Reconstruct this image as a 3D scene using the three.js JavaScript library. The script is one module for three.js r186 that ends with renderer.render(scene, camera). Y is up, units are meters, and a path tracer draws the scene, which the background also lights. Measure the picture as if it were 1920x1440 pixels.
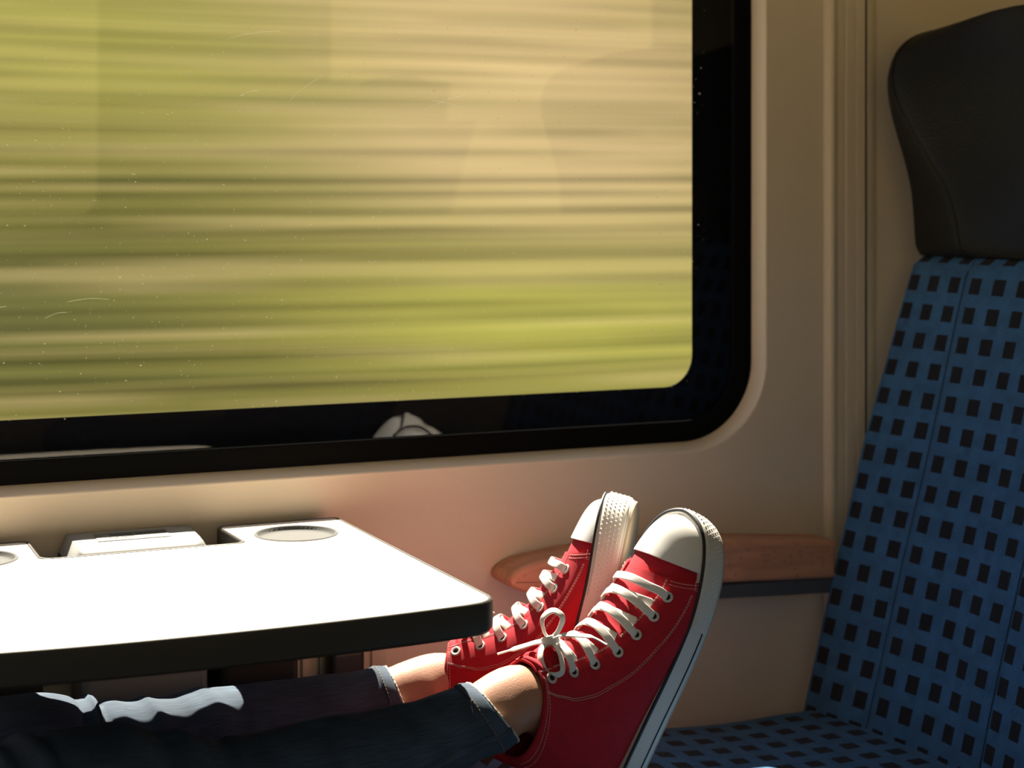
import * as THREE from 'three';
import { RoundedBoxGeometry } from 'three/addons/geometries/RoundedBoxGeometry.js';
import { mergeGeometries, mergeVertices } from 'three/addons/utils/BufferGeometryUtils.js';
import { MarchingCubes } from 'three/addons/objects/MarchingCubes.js';

// ------------------------------------------------------------------ camera, sky, sun, exposure
const scene = new THREE.Scene();
const renderer = new THREE.WebGLRenderer({ antialias: true });
renderer.toneMapping = THREE.LinearToneMapping;
renderer.toneMappingExposure = 1.0;
renderer.shadowMap.enabled = true;

const YAW = THREE.MathUtils.degToRad(24.2);
const camera = new THREE.PerspectiveCamera(2 * Math.atan(720 / 3389) * 180 / Math.PI, 4 / 3, 0.05, 400);
camera.position.set(0, 1.08, 1.928);
camera.lookAt(Math.sin(YAW), 1.08, 1.928 - Math.cos(YAW));
camera.setViewOffset(1920, 1440, 0, 359, 1920, 1440);      // rising/falling lens: verticals stay upright
camera.focus = 1.75;
camera.userData.fStop = 5.6;

scene.background = new THREE.Color().setRGB(0.46, 0.6, 0.82);

const SUN = new THREE.Vector3(0.16, 1, -0.745).normalize();
const sun = new THREE.DirectionalLight(new THREE.Color().setRGB(1, 0.9, 0.74), 24);
sun.position.copy(SUN).multiplyScalar(30).add(new THREE.Vector3(0.5, 0.7, 0.3));
sun.target.position.set(0.5, 0.7, 0.3);
sun.castShadow = true;
sun.shadow.radius = 1;
sun.shadow.mapSize.set(4096, 4096);
Object.assign(sun.shadow.camera, { left: -12, right: 12, top: 12, bottom: -12, near: 1, far: 80 });
scene.add(sun, sun.target);

// ------------------------------------------------------------------ helpers
const V3 = (x, y, z) => new THREE.Vector3(x, y, z);
const lerp = (a, b, t) => a + (b - a) * t;
const clamp = (x, a, b) => Math.min(b, Math.max(a, x));
const smooth = (a, b, x) => { const t = clamp((x - a) / (b - a), 0, 1); return t * t * (3 - 2 * t); };
function rng(seed) { let s = seed | 0; return () => { s = (s + 0x6d2b79f5) | 0; let t = Math.imul(s ^ (s >>> 15), 1 | s); t = (t + Math.imul(t ^ (t >>> 7), 61 | t)) ^ t; return ((t ^ (t >>> 14)) >>> 0) / 4294967296; }; }
const hash = (x, y, z) => { let h = Math.imul(x | 0, 374761393) + Math.imul(y | 0, 668265263) + Math.imul(z | 0, 2147483647 ^ 0x5bd1e995); h = Math.imul(h ^ (h >>> 13), 1274126177); return ((h ^ (h >>> 16)) >>> 0) / 4294967296; };
function noise3(x, y, z) {
  const X = Math.floor(x), Y = Math.floor(y), Z = Math.floor(z), f = (t) => t * t * (3 - 2 * t), u = f(x - X), v = f(y - Y), w = f(z - Z);
  const l = (a, b, t) => a + (b - a) * t;
  return l(l(l(hash(X, Y, Z), hash(X + 1, Y, Z), u), l(hash(X, Y + 1, Z), hash(X + 1, Y + 1, Z), u), v),
    l(l(hash(X, Y, Z + 1), hash(X + 1, Y, Z + 1), u), l(hash(X, Y + 1, Z + 1), hash(X + 1, Y + 1, Z + 1), u), v), w) * 2 - 1;
}
const used = new Map();
function numbered(n) { const k = used.get(n) || 0; used.set(n, k + 1); return k ? n + '_' + String(k).padStart(3, '0') : n; }
function mesh(name, geo, mat, parent) {
  const m = new THREE.Mesh(geo, mat);
  m.name = parent === scene ? numbered(name) : name;
  m.castShadow = m.receiveShadow = true;
  parent.add(m);
  return m;
}
function thing(name, label, category, pos = [0, 0, 0], group) {
  const g = new THREE.Group(); g.name = numbered(name); g.position.set(...pos); scene.add(g);
  g.userData = { label, category }; if (group) g.userData.group = group;
  return g;
}
function structure(o, label) { o.userData.kind = 'structure'; if (label) o.userData.label = label; return o; }
const box = (x0, x1, y0, y1, z0, z1, r = 0) => {
  const g = r ? new RoundedBoxGeometry(x1 - x0, y1 - y0, z1 - z0, 3, r) : new THREE.BoxGeometry(x1 - x0, y1 - y0, z1 - z0);
  return g.translate((x0 + x1) / 2, (y0 + y1) / 2, (z0 + z1) / 2);
};
const plain = (g) => { const h = g.index ? g.toNonIndexed() : g; for (const k of Object.keys(h.attributes)) if (!['position', 'normal', 'uv'].includes(k)) h.deleteAttribute(k); return h; };
const merge = (list) => mergeGeometries(list.map(plain));
// surface through rows of points; uv in metres
function grid(rows, { close = false, flip = false, colors = null, uvScale = 1 } = {}) {
  const R = rows.length, N = rows[0].length, C = close ? N + 1 : N, pos = [], uv = [], idx = [], col = [];
  const vs = [0]; for (let i = 1; i < R; i++) { let d = 0; for (let j = 0; j < N; j++) d += rows[i][j].distanceTo(rows[i - 1][j]); vs.push(vs[i - 1] + d / N); }
  for (let i = 0; i < R; i++) {
    let u = 0;
    for (let j = 0; j < C; j++) {
      const p = rows[i][j % N]; if (j) u += p.distanceTo(rows[i][(j - 1) % N]);
      pos.push(p.x, p.y, p.z); uv.push(u * uvScale, vs[i] * uvScale);
      if (colors) col.push(...colors[i][j % N]);
    }
  }
  for (let i = 0; i < R - 1; i++) for (let j = 0; j < C - 1; j++) {
    const a = i * C + j, b = a + 1, c = a + C, d = c + 1;
    if (flip) idx.push(a, b, c, b, d, c); else idx.push(a, c, b, b, c, d);
  }
  const g = new THREE.BufferGeometry();
  g.setAttribute('position', new THREE.Float32BufferAttribute(pos, 3));
  g.setAttribute('uv', new THREE.Float32BufferAttribute(uv, 2));
  if (colors) g.setAttribute('color', new THREE.Float32BufferAttribute(col, 3));
  g.setIndex(idx); g.computeVertexNormals();
  if (close) { // same normal on both sides of the seam
    const n = g.attributes.normal;
    for (let i = 0; i < R; i++) { const a = i * C, b = a + C - 1, v = V3(n.getX(a) + n.getX(b), n.getY(a) + n.getY(b), n.getZ(a) + n.getZ(b)).normalize(); n.setXYZ(a, v.x, v.y, v.z); n.setXYZ(b, v.x, v.y, v.z); }
  }
  return g;
}
function gridNormals(P) {
  const R = P.length, N = P[0].length;
  return P.map((row, i) => row.map((p, j) => {
    const a = P[Math.min(i + 1, R - 1)][j].clone().sub(P[Math.max(i - 1, 0)][j]), b = row[Math.min(j + 1, N - 1)].clone().sub(row[Math.max(j - 1, 0)]);
    return a.cross(b).normalize();
  }));
}
// a sheet with thickness: outer skin at +o1, inner at +o0 along N, rims closed
function shell(P, N, o0, o1) {
  const off = (o) => P.map((r, i) => r.map((p, j) => p.clone().addScaledVector(N[i][j], o)));
  const A = off(o1), B = off(o0), R = P.length, C = P[0].length, parts = [grid(A), grid(B, { flip: true })];
  const rim = (a, b, f) => parts.push(grid([a, b], { flip: f }));
  rim(A[0], B[0], true); rim(A[R - 1], B[R - 1], false);
  rim(A.map((r) => r[0]), B.map((r) => r[0]), false); rim(A.map((r) => r[C - 1]), B.map((r) => r[C - 1]), true);
  return merge(parts);
}
// flat ribbon with rounded section along points; nrm(t, p) gives the side it lies on
function ribbon(points, nrm, width, thick, n = 40, taper = null) {
  const c = new THREE.CatmullRomCurve3(points, false, 'centripetal'), rows = [];
  for (let i = 0; i <= n; i++) {
    const t = i / n, p = c.getPoint(t), tg = c.getTangent(t), nn = nrm(t, p).clone(); nn.addScaledVector(tg, -nn.dot(tg)).normalize();
    const bn = tg.clone().cross(nn), row = [], k = taper ? taper(t) : 1, hw = width / 2 * k, ht = thick / 2 * (taper ? Math.max(k, 0.8) : 1);
    for (let j = 0; j < 12; j++) { const a = j / 12 * 2 * Math.PI, cx = Math.cos(a), sy = Math.sin(a); row.push(p.clone().addScaledVector(bn, hw * Math.sign(cx) * Math.abs(cx) ** 0.6).addScaledVector(nn, ht * Math.sign(sy) * Math.abs(sy) ** 0.8)); }
    rows.push(row);
  }
  const cap = (r) => { const m = r.reduce((a, p) => a.add(p), V3(0, 0, 0)).multiplyScalar(1 / r.length); return r.map(() => m.clone()); };
  return grid([cap(rows[0]), ...rows, cap(rows[n])], { close: true });
}
const tube = (pts, r, n = 40, closed = false, seg = 6) => new THREE.TubeGeometry(new THREE.CatmullRomCurve3(pts, closed, 'centripetal'), n, r, seg, closed);
// textures
function dataTex(w, h, fn, srgb = false, repeat = null) {
  const d = new Uint8Array(w * h * 4);
  for (let y = 0; y < h; y++) for (let x = 0; x < w; x++) { const v = fn(x, y); const o = (y * w + x) * 4; for (let c = 0; c < 3; c++) d[o + c] = clamp(Math.round((Array.isArray(v) ? v[c] : v) * 255), 0, 255); d[o + 3] = 255; }
  const t = new THREE.DataTexture(d, w, h); t.wrapS = t.wrapT = THREE.RepeatWrapping; t.magFilter = THREE.LinearFilter; t.minFilter = THREE.LinearMipmapLinearFilter; t.generateMipmaps = true;
  if (srgb) t.colorSpace = THREE.SRGBColorSpace; if (repeat) t.repeat.set(...repeat); t.needsUpdate = true; return t;
}
// noise that tiles: coordinates wrap at period
const tile = (x, y, px, py, k) => { // value noise with integer lattice wrapped to px, py
  const X = Math.floor(x), Y = Math.floor(y), f = (t) => t * t * (3 - 2 * t), u = f(x - X), v = f(y - Y), h = (a, b) => hash(((a % px) + px) % px, ((b % py) + py) % py, k);
  return lerp(lerp(h(X, Y), h(X + 1, Y), u), lerp(h(X, Y + 1), h(X + 1, Y + 1), u), v);
};
const fineNoise = dataTex(256, 256, (x, y) => 0.5 * tile(x / 2, y / 2, 128, 128, 3) + 0.5 * tile(x / 8, y / 8, 32, 32, 4));
const rgb = (r, g, b) => new THREE.Color().setRGB(r, g, b);
function mat(r, g, b, rough = 0.7, extra = {}) { return new THREE.MeshStandardMaterial({ color: rgb(r, g, b), roughness: rough, ...extra }); }
const texRep = (t, s) => { const c = t.clone(); c.repeat.set(s, s); c.needsUpdate = true; return c; };

// ------------------------------------------------------------------ materials
const M = {
  panel: mat(0.74, 0.62, 0.475, 0.42, { bumpMap: texRep(fineNoise, 6), bumpScale: 0.0002 }),
  reveal: mat(0.80, 0.67, 0.53, 0.45),
  rubber: new THREE.MeshPhysicalMaterial({ color: rgb(0.006, 0.006, 0.006), roughness: 1, specularIntensity: 0 }),
  blackPrint: new THREE.MeshPhysicalMaterial({ color: rgb(0.003, 0.003, 0.004), roughness: 0.9, specularIntensity: 0.05 }),
  pane: new THREE.MeshPhysicalMaterial({ color: rgb(1, 1, 1), transmission: 1, thickness: 0, roughness: 0, ior: 1.5 }),
  ceiling: mat(0.6, 0.57, 0.52, 0.8),
  floor: mat(0.08, 0.085, 0.09, 0.8, { bumpMap: texRep(fineNoise, 4), bumpScale: 0.001 }),
  laminate: mat(0.81, 0.735, 0.62, 0.42),
  edging: new THREE.MeshPhysicalMaterial({ color: rgb(0.052, 0.046, 0.036), roughness: 0.5, specularIntensity: 0.5 }),
  greyPlastic: new THREE.MeshPhysicalMaterial({ color: rgb(0.11, 0.11, 0.105), roughness: 0.8, specularIntensity: 0.3 }),
  binLid: mat(0.26, 0.26, 0.25, 0.6),
  darkMetal: mat(0.02, 0.02, 0.02, 0.5),
  steel: mat(0.27, 0.28, 0.28, 0.4),
  leather: new THREE.MeshPhysicalMaterial({ color: rgb(0.009, 0.009, 0.009), roughness: 0.40, specularIntensity: 0.5, bumpMap: texRep(fineNoise, 14), bumpScale: 0.0005 }),
  skin: mat(0.43, 0.215, 0.13, 0.5, { bumpMap: texRep(fineNoise, 30), bumpScale: 0.00012 }),
  lace: mat(0.78, 0.75, 0.69, 0.9),
  rubberWhite: mat(0.66, 0.63, 0.57, 0.5),
  toeCap: mat(0.74, 0.73, 0.70, 0.38),
  stripe: mat(0.008, 0.008, 0.012, 0.5),
  outsole: mat(0.46, 0.38, 0.28, 0.8),
  eyelet: mat(0.62, 0.60, 0.56, 0.35, { metalness: 0.4 }),
  hole: mat(0.01, 0.006, 0.006, 0.9),
  thread: mat(0.62, 0.40, 0.36, 0.9),
};
const weave = dataTex(64, 64, (x, y) => { const a = (x >> 2) & 1, b = (y >> 2) & 1; return 0.35 + 0.4 * ((a ^ b) ? Math.sin((x % 4) / 4 * Math.PI) : Math.sin((y % 4) / 4 * Math.PI)) + 0.2 * hash(x, y, 9); });
const canvasCol = dataTex(256, 256, (x, y) => { const v = 0.86 + 0.14 * tile(x / 3, y / 3, 85, 85, 5) - 0.06 * tile(x / 32, y / 32, 8, 8, 6); return [v, v, v]; }, true);
M.canvas = new THREE.MeshStandardMaterial({ color: rgb(0.56, 0.009, 0.024), roughness: 0.9, map: texRep(canvasCol, 18), bumpMap: texRep(weave, 90), bumpScale: 0.0002 });
M.canvas.side = THREE.DoubleSide;
const denimTex = dataTex(512, 512, (x, y) => {
  const tw = ((x + y) % 6) < 3 ? 1 : 0.82, slub = 0.75 + 0.5 * tile(x / 2, y / 40, 256, 13, 11) * 0.6 + 0.25 * tile(x / 70, y / 70, 7, 7, 12);
  const v = tw * slub; return [0.36 * v, 0.44 * v, 0.53 * v];
}, true);
M.denim = new THREE.MeshStandardMaterial({ color: rgb(0.50, 0.50, 0.49), roughness: 0.95, map: texRep(denimTex, 7), bumpMap: texRep(denimTex, 7), bumpScale: 0.0004 });
M.denimPale = mat(0.50, 0.48, 0.42, 0.95);
M.denimThread = mat(0.30, 0.20, 0.10, 0.9);
const woodTex = dataTex(512, 128, (x, y) => {
  const g = tile(x / 60 + 3 * tile(x / 128, y / 16, 4, 8, 21), y / 2.2, 1000, 58, 22), p = tile(x / 12, y / 1, 1000, 128, 23), v = 0.82 + 0.16 * g - (p > 0.86 ? 0.1 : 0);
  return [0.88 * v, 0.62 * v, 0.48 * v];
}, true);
M.wood = new THREE.MeshStandardMaterial({ color: rgb(1, 1, 1), roughness: 0.4, map: texRep(woodTex, 3) });
// seat plush: blue with woven dark squares
const PX = 0.0385, PY = 0.0364;
const plushTex = dataTex(512, 512, (x, y) => {
  const u = x / 128, v = y / 128, iu = Math.floor(u), iv = Math.floor(v), fu = u - iu, fv = v - iv, j = 0.012 * (hash(iu, iv, 31) - 0.5), wob = 0.012 * (tile(x / 3, y / 3, 170, 170, 33) - 0.5);
  const dark = Math.abs(fu - 0.5) < 0.245 + j + wob && Math.abs(fv - 0.5) < 0.275 + j + wob;
  const n = 0.80 + 0.26 * tile(x / 1.5, y / 1.5, 341, 341, 34) + 0.14 * (tile(x / 40, y / 40, 13, 13, 35) - 0.5);
  return dark ? [0.125 * n, 0.125 * n, 0.155 * n] : [0.27 * n, 0.47 * n, 0.66 * n];
}, true);
plushTex.repeat.set(1 / (4 * PX), 1 / (4 * PY));
M.plush = new THREE.MeshPhysicalMaterial({ color: rgb(0.8, 0.8, 0.8), roughness: 0.95, map: plushTex, bumpMap: texRep(fineNoise, 14), bumpScale: 0.0006, sheen: 0.25, sheenRoughness: 0.6, sheenColor: rgb(0.5, 0.55, 0.65) });
M.seatShell = mat(0.10, 0.10, 0.11, 0.5);

// ------------------------------------------------------------------ carriage shell
const X0 = -3.4, X1 = 3.9, ZB = 2.62, H = 2.08;
const WIN = { x0: -0.40, x1: 1.2147, y0: 0.7625, y1: 1.78, r: 0.108 };
function rrect(x0, x1, y0, y1, r, path = new THREE.Shape()) {
  path.moveTo(x0 + r, y0); path.lineTo(x1 - r, y0); path.absarc(x1 - r, y0 + r, r, -Math.PI / 2, 0); path.lineTo(x1, y1 - r); path.absarc(x1 - r, y1 - r, r, 0, Math.PI / 2);
  path.lineTo(x0 + r, y1); path.absarc(x0 + r, y1 - r, r, Math.PI / 2, Math.PI); path.lineTo(x0, y0 + r); path.absarc(x0 + r, y0 + r, r, Math.PI, Math.PI * 1.5); return path;
}
function rrectLoop(inset, z, rr = null, n = 20, w = WIN) { // one closed loop of points
  const x0 = w.x0 + inset, x1 = w.x1 - inset, y0 = w.y0 + inset, y1 = w.y1 - inset, r = rr ?? Math.max(0.01, w.r - inset), out = [];
  for (const [cx, cy, a] of [[x1 - r, y0 + r, -90], [x1 - r, y1 - r, 0], [x0 + r, y1 - r, 90], [x0 + r, y0 + r, 180]]) for (let i = 0; i <= n; i++) { const t = (a + 90 * i / n) * Math.PI / 180; out.push(V3(cx + r * Math.cos(t), cy + r * Math.sin(t), z)); }
  return out;
}
const ring = (profile, w = WIN) => grid(profile.map(([i, z, r]) => rrectLoop(i, z, r, 20, w)), { close: true, flip: true });
const SIDE = [-2.15, 2.15].map((d) => ({ ...WIN, x0: WIN.x0 + d, x1: WIN.x1 + d }));   // the next windows along the same wall
{
  const s = new THREE.Shape(); s.moveTo(X0, 0); s.lineTo(X1, 0); s.lineTo(X1, H); s.lineTo(X0, H); s.closePath();
  s.holes.push(rrect(WIN.x0, WIN.x1, WIN.y0, WIN.y1, WIN.r, new THREE.Path()));
  for (const w of SIDE) s.holes.push(rrect(w.x0, w.x1, w.y0, w.y1, w.r, new THREE.Path()));
  const g = new THREE.ExtrudeGeometry(s, { depth: 0.07, bevelEnabled: false, curveSegments: 20 }); g.translate(0, 0, -0.07);
  structure(mesh('wall_back', g, M.panel, scene), 'beige carriage wall panel around the window');
}
structure(mesh('wall_left', box(X0 - 0.06, X0, 0, H, -0.07, ZB + 0.06), M.panel, scene), 'beige partition at the person end of the carriage');
structure(mesh('wall_right', box(X1, X1 + 0.06, 0, H, -0.07, ZB + 0.06), M.panel, scene), 'beige partition behind the empty seats');
structure(mesh('floor', box(X0 - 0.06, X1 + 0.06, -0.06, 0, -0.07, ZB + 0.06), M.floor, scene), 'dark speckled carriage floor');
structure(mesh('ceiling', box(X0 - 0.06, X1 + 0.06, H, H + 0.06, -0.07, ZB + 0.06), M.ceiling, scene), 'pale carriage ceiling');
const WIN2 = [[-0.62, 0.954], [-2.75, -1.15], [1.50, 2.55]].map(([x0, x1]) => ({ x0, x1, y0: 0.93, y1: 1.74, r: 0.09 }));
{ // wall across the aisle with its own window
  const s = new THREE.Shape(); s.moveTo(X0, 0); s.lineTo(X1, 0); s.lineTo(X1, H); s.lineTo(X0, H); s.closePath();
  for (const w of WIN2) s.holes.push(rrect(w.x0, w.x1, w.y0, w.y1, w.r, new THREE.Path()));
  const g = new THREE.ExtrudeGeometry(s, { depth: 0.06, bevelEnabled: false, curveSegments: 16 }); g.translate(0, 0, ZB);
  structure(mesh('wall_front', g, M.panel, scene), 'beige wall across the aisle with the opposite window');
}
{ // the window beside the table
  const w = new THREE.Group(); w.name = 'window_1'; scene.add(w); structure(w, 'wide train window with black rounded border and dusty pane');
  const rv = [[-0.0015, 0.0006], [0, 0.0006], [0.0012, 0.0001], [0.0022, -0.0016], [0.0102, -0.0190], [0.0104, -0.030]];
  mesh('reveal', ring(rv), M.reveal, w);
  mesh('gasket', ring([[0.0098, -0.030], [0.0100, -0.0192], [0.0125, -0.0175], [0.022, -0.0170], [0.0330, -0.0180], [0.0353, -0.0192], [0.0360, -0.0212], [0.0356, -0.0235], [0.030, -0.030], [0.018, -0.0562]]), M.rubber, w);
  mesh('printed_border', ring([[0.008, -0.0575], [0.008, -0.0550], [0.0738, -0.0550, 0.040], [0.0740, -0.0562, 0.040], [0.0738, -0.0575, 0.040], [0.008, -0.0575]]), M.blackPrint, w);
  const pg = new THREE.ShapeGeometry(rrect(WIN.x0 + 0.034, WIN.x1 - 0.034, WIN.y0 + 0.034, WIN.y1 - 0.034, 0.073), 16);
  const LEAN = 0.011, paneZ = (y) => -0.0250 + (y - 0.80) * LEAN; // the carriage side leans in a little towards the roof
  { const p = pg.attributes.position; for (let i = 0; i < p.count; i++) p.setZ(i, paneZ(p.getY(i))); pg.computeVertexNormals(); }
  mesh('pane', pg, M.pane, w);
  // dried drops and dust flecks on the pane
  const R = rng(77), N = 2600, fleck = new THREE.SphereGeometry(1, 6, 4), dust = new THREE.InstancedMesh(fleck, mat(0.62, 0.60, 0.48, 0.9), N), m4 = new THREE.Matrix4(), q = new THREE.Quaternion();
  for (let i = 0; i < N; i++) {
    const s = 0.00016 + 0.00038 * R() ** 4, el = 1 + 3 * R() * R();
    q.setFromAxisAngle(V3(0, 0, 1), (R() - 0.5) * 0.9);
    const fx = lerp(0.0, WIN.x1 - 0.075, R() ** 1.35), fy = lerp(WIN.y0 + 0.075, 1.35, R());
    m4.compose(V3(fx, fy, paneZ(fy) + 0.0005), q, V3(s * el, s, 0.0002));
    dust.setMatrixAt(i, m4);
  }
  dust.name = 'dust_flecks'; dust.userData.kind = 'stuff'; dust.castShadow = false; w.add(dust);
  const sc = []; // fine scratches
  for (let i = 0; i < 12; i++) { const a = V3(lerp(0.2, 1.1, R()), lerp(0.86, 1.3, R()), -0.0185), d = (R() - 0.5) * 1.2 + (i % 3 ? 0.3 : 1.4), l = 0.01 + 0.05 * R(); sc.push(tube([a, a.clone().add(V3(Math.cos(d) * l * 0.5, Math.sin(d) * l * 0.5 + 0.002, 0)), a.clone().add(V3(Math.cos(d) * l, Math.sin(d) * l, 0))], 0.00007, 8, false, 4)); }
  const s = mesh('scratches', merge(sc), mat(0.7, 0.68, 0.6, 0.9), w); s.userData.kind = 'stuff';
}
{ // windows across the aisle and further along this wall
  const make = (v, z, out, n, label) => {
    const w = new THREE.Group(); w.name = 'window_' + n; scene.add(w); structure(w, label);
    const g = ring([[-0.002, 0.002 * out], [0.012, -0.004 * out], [0.03, -0.004 * out], [0.032, 0.03 * out]], v); g.translate(0, 0, z); mesh('gasket', g, M.rubber, w);
    const pg = new THREE.ShapeGeometry(rrect(v.x0 + 0.02, v.x1 - 0.02, v.y0 + 0.02, v.y1 - 0.02, 0.07), 12); pg.translate(0, 0, z + 0.02 * out); mesh('pane', pg, M.pane, w);
  };
  WIN2.forEach((v, i) => make(v, ZB, 1, 2 + i, ['opposite train window across the aisle', 'opposite train window behind the sitting person', 'opposite train window beyond the empty seats'][i]));
  SIDE.forEach((v, i) => make(v, -0.002, -1, 5 + i, ['train window behind the sitting person', 'train window beyond the headrest'][i]));
}
{ // joint strip on the wall: ridge, two fine grooves, one dark joint
  const p = [[1.2995, 0], [1.3022, 0.0022], [1.3050, 0.0082], [1.3085, 0.0094], [1.3130, 0.0080], [1.3165, 0.0064], [1.3268, 0.0062], [1.3278, 0.0042], [1.3290, 0.0068], [1.3312, 0.0070], [1.3430, 0.0068], [1.3440, 0.0050], [1.3450, 0.0068], [1.3470, 0.0070], [1.3572, 0.0070], [1.3588, 0.0058], [1.3590, 0.0003], [1.3638, 0.0003], [1.3640, 0.0030], [1.3662, 0.0036], [1.3720, 0.0030], [1.3800, 0]];
  const g = grid([0.05, H].map((y) => p.map(([x, z]) => V3(x, y, z + 0.0002))), { flip: false });
  const n = g.toNonIndexed(); n.computeVertexNormals();
  structure(mesh('trim_1', n, M.panel, scene), 'vertical ridged joint strip between window and seat');
  mesh('joint_gasket', box(1.3591, 1.3637, 0.05, H, 0.0004, 0.0016), mat(0.03, 0.03, 0.028, 0.9), scene.getObjectByName('trim_1'));
}
// vent slats low on the wall under the table
{
  const v = thing('wall_vent', 'vertical ribbed vent panel low on wall under the table', 'vent', [0.587, 0.2, 0.0005]);
  mesh('frame', box(-0.004, 0.128, -0.004, 0.43, 0, 0.0012), M.panel, v);
  const sg = box(0.0012, 0.0188, 0, 0.425, 0.0012, 0.006, 0.0018);
  for (let i = 0; i < 6; i++) mesh('slat', sg, M.panel, v).position.x = i * 0.0205;
}
{
  const o = thing('power_outlet', 'black rounded power outlet on wall under the table', 'outlet', [0.655, 0.535, 0.0066]);
  mesh('housing', box(-0.021, 0.021, -0.04, 0.04, 0, 0.022, 0.009), M.darkMetal, o);
  const c = new THREE.CylinderGeometry(0.013, 0.013, 0.002, 24); c.rotateX(Math.PI / 2); c.translate(0, -0.012, 0.0225); mesh('socket_face', c, M.seatShell, o);
}

// ------------------------------------------------------------------ table
const TY = 0.72, TT = 0.0285, TC = 0.4085;
function tableOutline(d) { // d shrinks the outline
  const s = new THREE.Shape(), hw = 0.2365 - d, z0 = 0.0205 + d, nh = 0.1005 + d, nz = 0.1195 + d, P = [];
  const add = (x, z) => P.push([x, z]);
  const arc = (cx, cz, r, a0, a1, n = 8) => { for (let i = 0; i <= n; i++) { const a = (a0 + (a1 - a0) * i / n) * Math.PI / 180; add(cx + r * Math.cos(a), cz + r * Math.sin(a)); } };
  add(nh + 0.004, z0); arc(hw - 0.004, z0 + 0.004, 0.004, -90, 0, 4);
  const front = (x) => 0.4885 - d - 0.016 * Math.pow(Math.abs(x) / 0.2365, 2.2) , rc = 0.030 - d * 0.6;
  const zc = front(hw - rc * 0.7) - rc; arc(hw - rc, zc, rc, 0, 68, 10);
  for (let i = 1; i < 30; i++) { const x = lerp(hw - rc * 0.62, -(hw - rc * 0.62), i / 30); add(x, front(x)); }
  arc(-(hw - rc), zc, rc, 112, 180, 10);
  arc(-(hw - 0.004), z0 + 0.004, 0.004, 180, 270, 4); add(-(nh + 0.004), z0);
  arc(-(nh + 0.004), z0 + 0.006, 0.006, -90, 0, 4);
  const r2 = 0.014 - d * 0.4; arc(-nh + r2, nz - r2, r2, 180, 90, 7); arc(nh - r2, nz - r2, r2, 90, 0, 7);
  arc(nh + 0.004, z0 + 0.006, 0.006, 180, 270, 4);
  return P;
}
{
  const t = thing('wall_table', 'cream train table with dark edge under the window', 'table', [TC, 0, 0]);
  const cups = [[0.1655, 0.0955], [-0.1655, 0.0955]];
  const shape = (P) => { const s = new THREE.Shape(); P.forEach(([x, z], i) => (i ? s.lineTo(x, -z) : s.moveTo(x, -z))); s.closePath(); return s; };
  const top = shape(tableOutline(0.0042));
  for (const [x, z] of cups) { const h = new THREE.Path(); h.absarc(x, -z, 0.0425, 0, Math.PI * 2, true); top.holes.push(h); }
  const tg = new THREE.ExtrudeGeometry(top, { depth: 0.024, bevelEnabled: false, curveSegments: 40 }); tg.rotateX(-Math.PI / 2); tg.translate(0, TY - 0.024, 0);
  mesh('tabletop', tg, M.laminate, t);
  const loop = (d, y) => tableOutline(d).map(([x, z]) => V3(x, y, z));
  mesh('edge_band', grid([loop(0.0046, TY - 0.003), loop(0.0044, TY + 0.0002), loop(0.0034, TY + 0.0009), loop(0.0012, TY + 0.0004), loop(0.0002, TY - 0.0022), loop(0, TY - 0.012), loop(0.0004, TY - TT + 0.004), loop(0.0030, TY - TT), loop(0.02, TY - TT)], { close: true }), M.edging, t);
  const us = new THREE.ShapeGeometry(shape(tableOutline(0.006))); us.rotateX(Math.PI / 2); us.scale(1, 1, -1); us.translate(0, TY - TT + 0.0008, 0);
  mesh('underside', us, M.edging, t);
  for (const [x, z] of cups) {
    const g = new THREE.LatheGeometry([[0, -0.0042], [0.030, -0.0042], [0.0365, -0.0038], [0.0395, -0.0022], [0.0408, 0.0004], [0.0420, 0.0014], [0.0436, 0.0014], [0.0446, 0.0002]].map(([r, y]) => new THREE.Vector2(r, y)), 48);
    const m = mesh('cup_holder', g, M.greyPlastic, t); m.position.set(x, TY, z); m.userData.label = 'grey round recessed cup holder';
  }
  for (const sx of [0.134, -0.134]) mesh('support_bracket', box(sx - 0.042, sx + 0.042, 0.40, TY - TT, 0.0, 0.075, 0.008), M.darkMetal, t);
}
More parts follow.
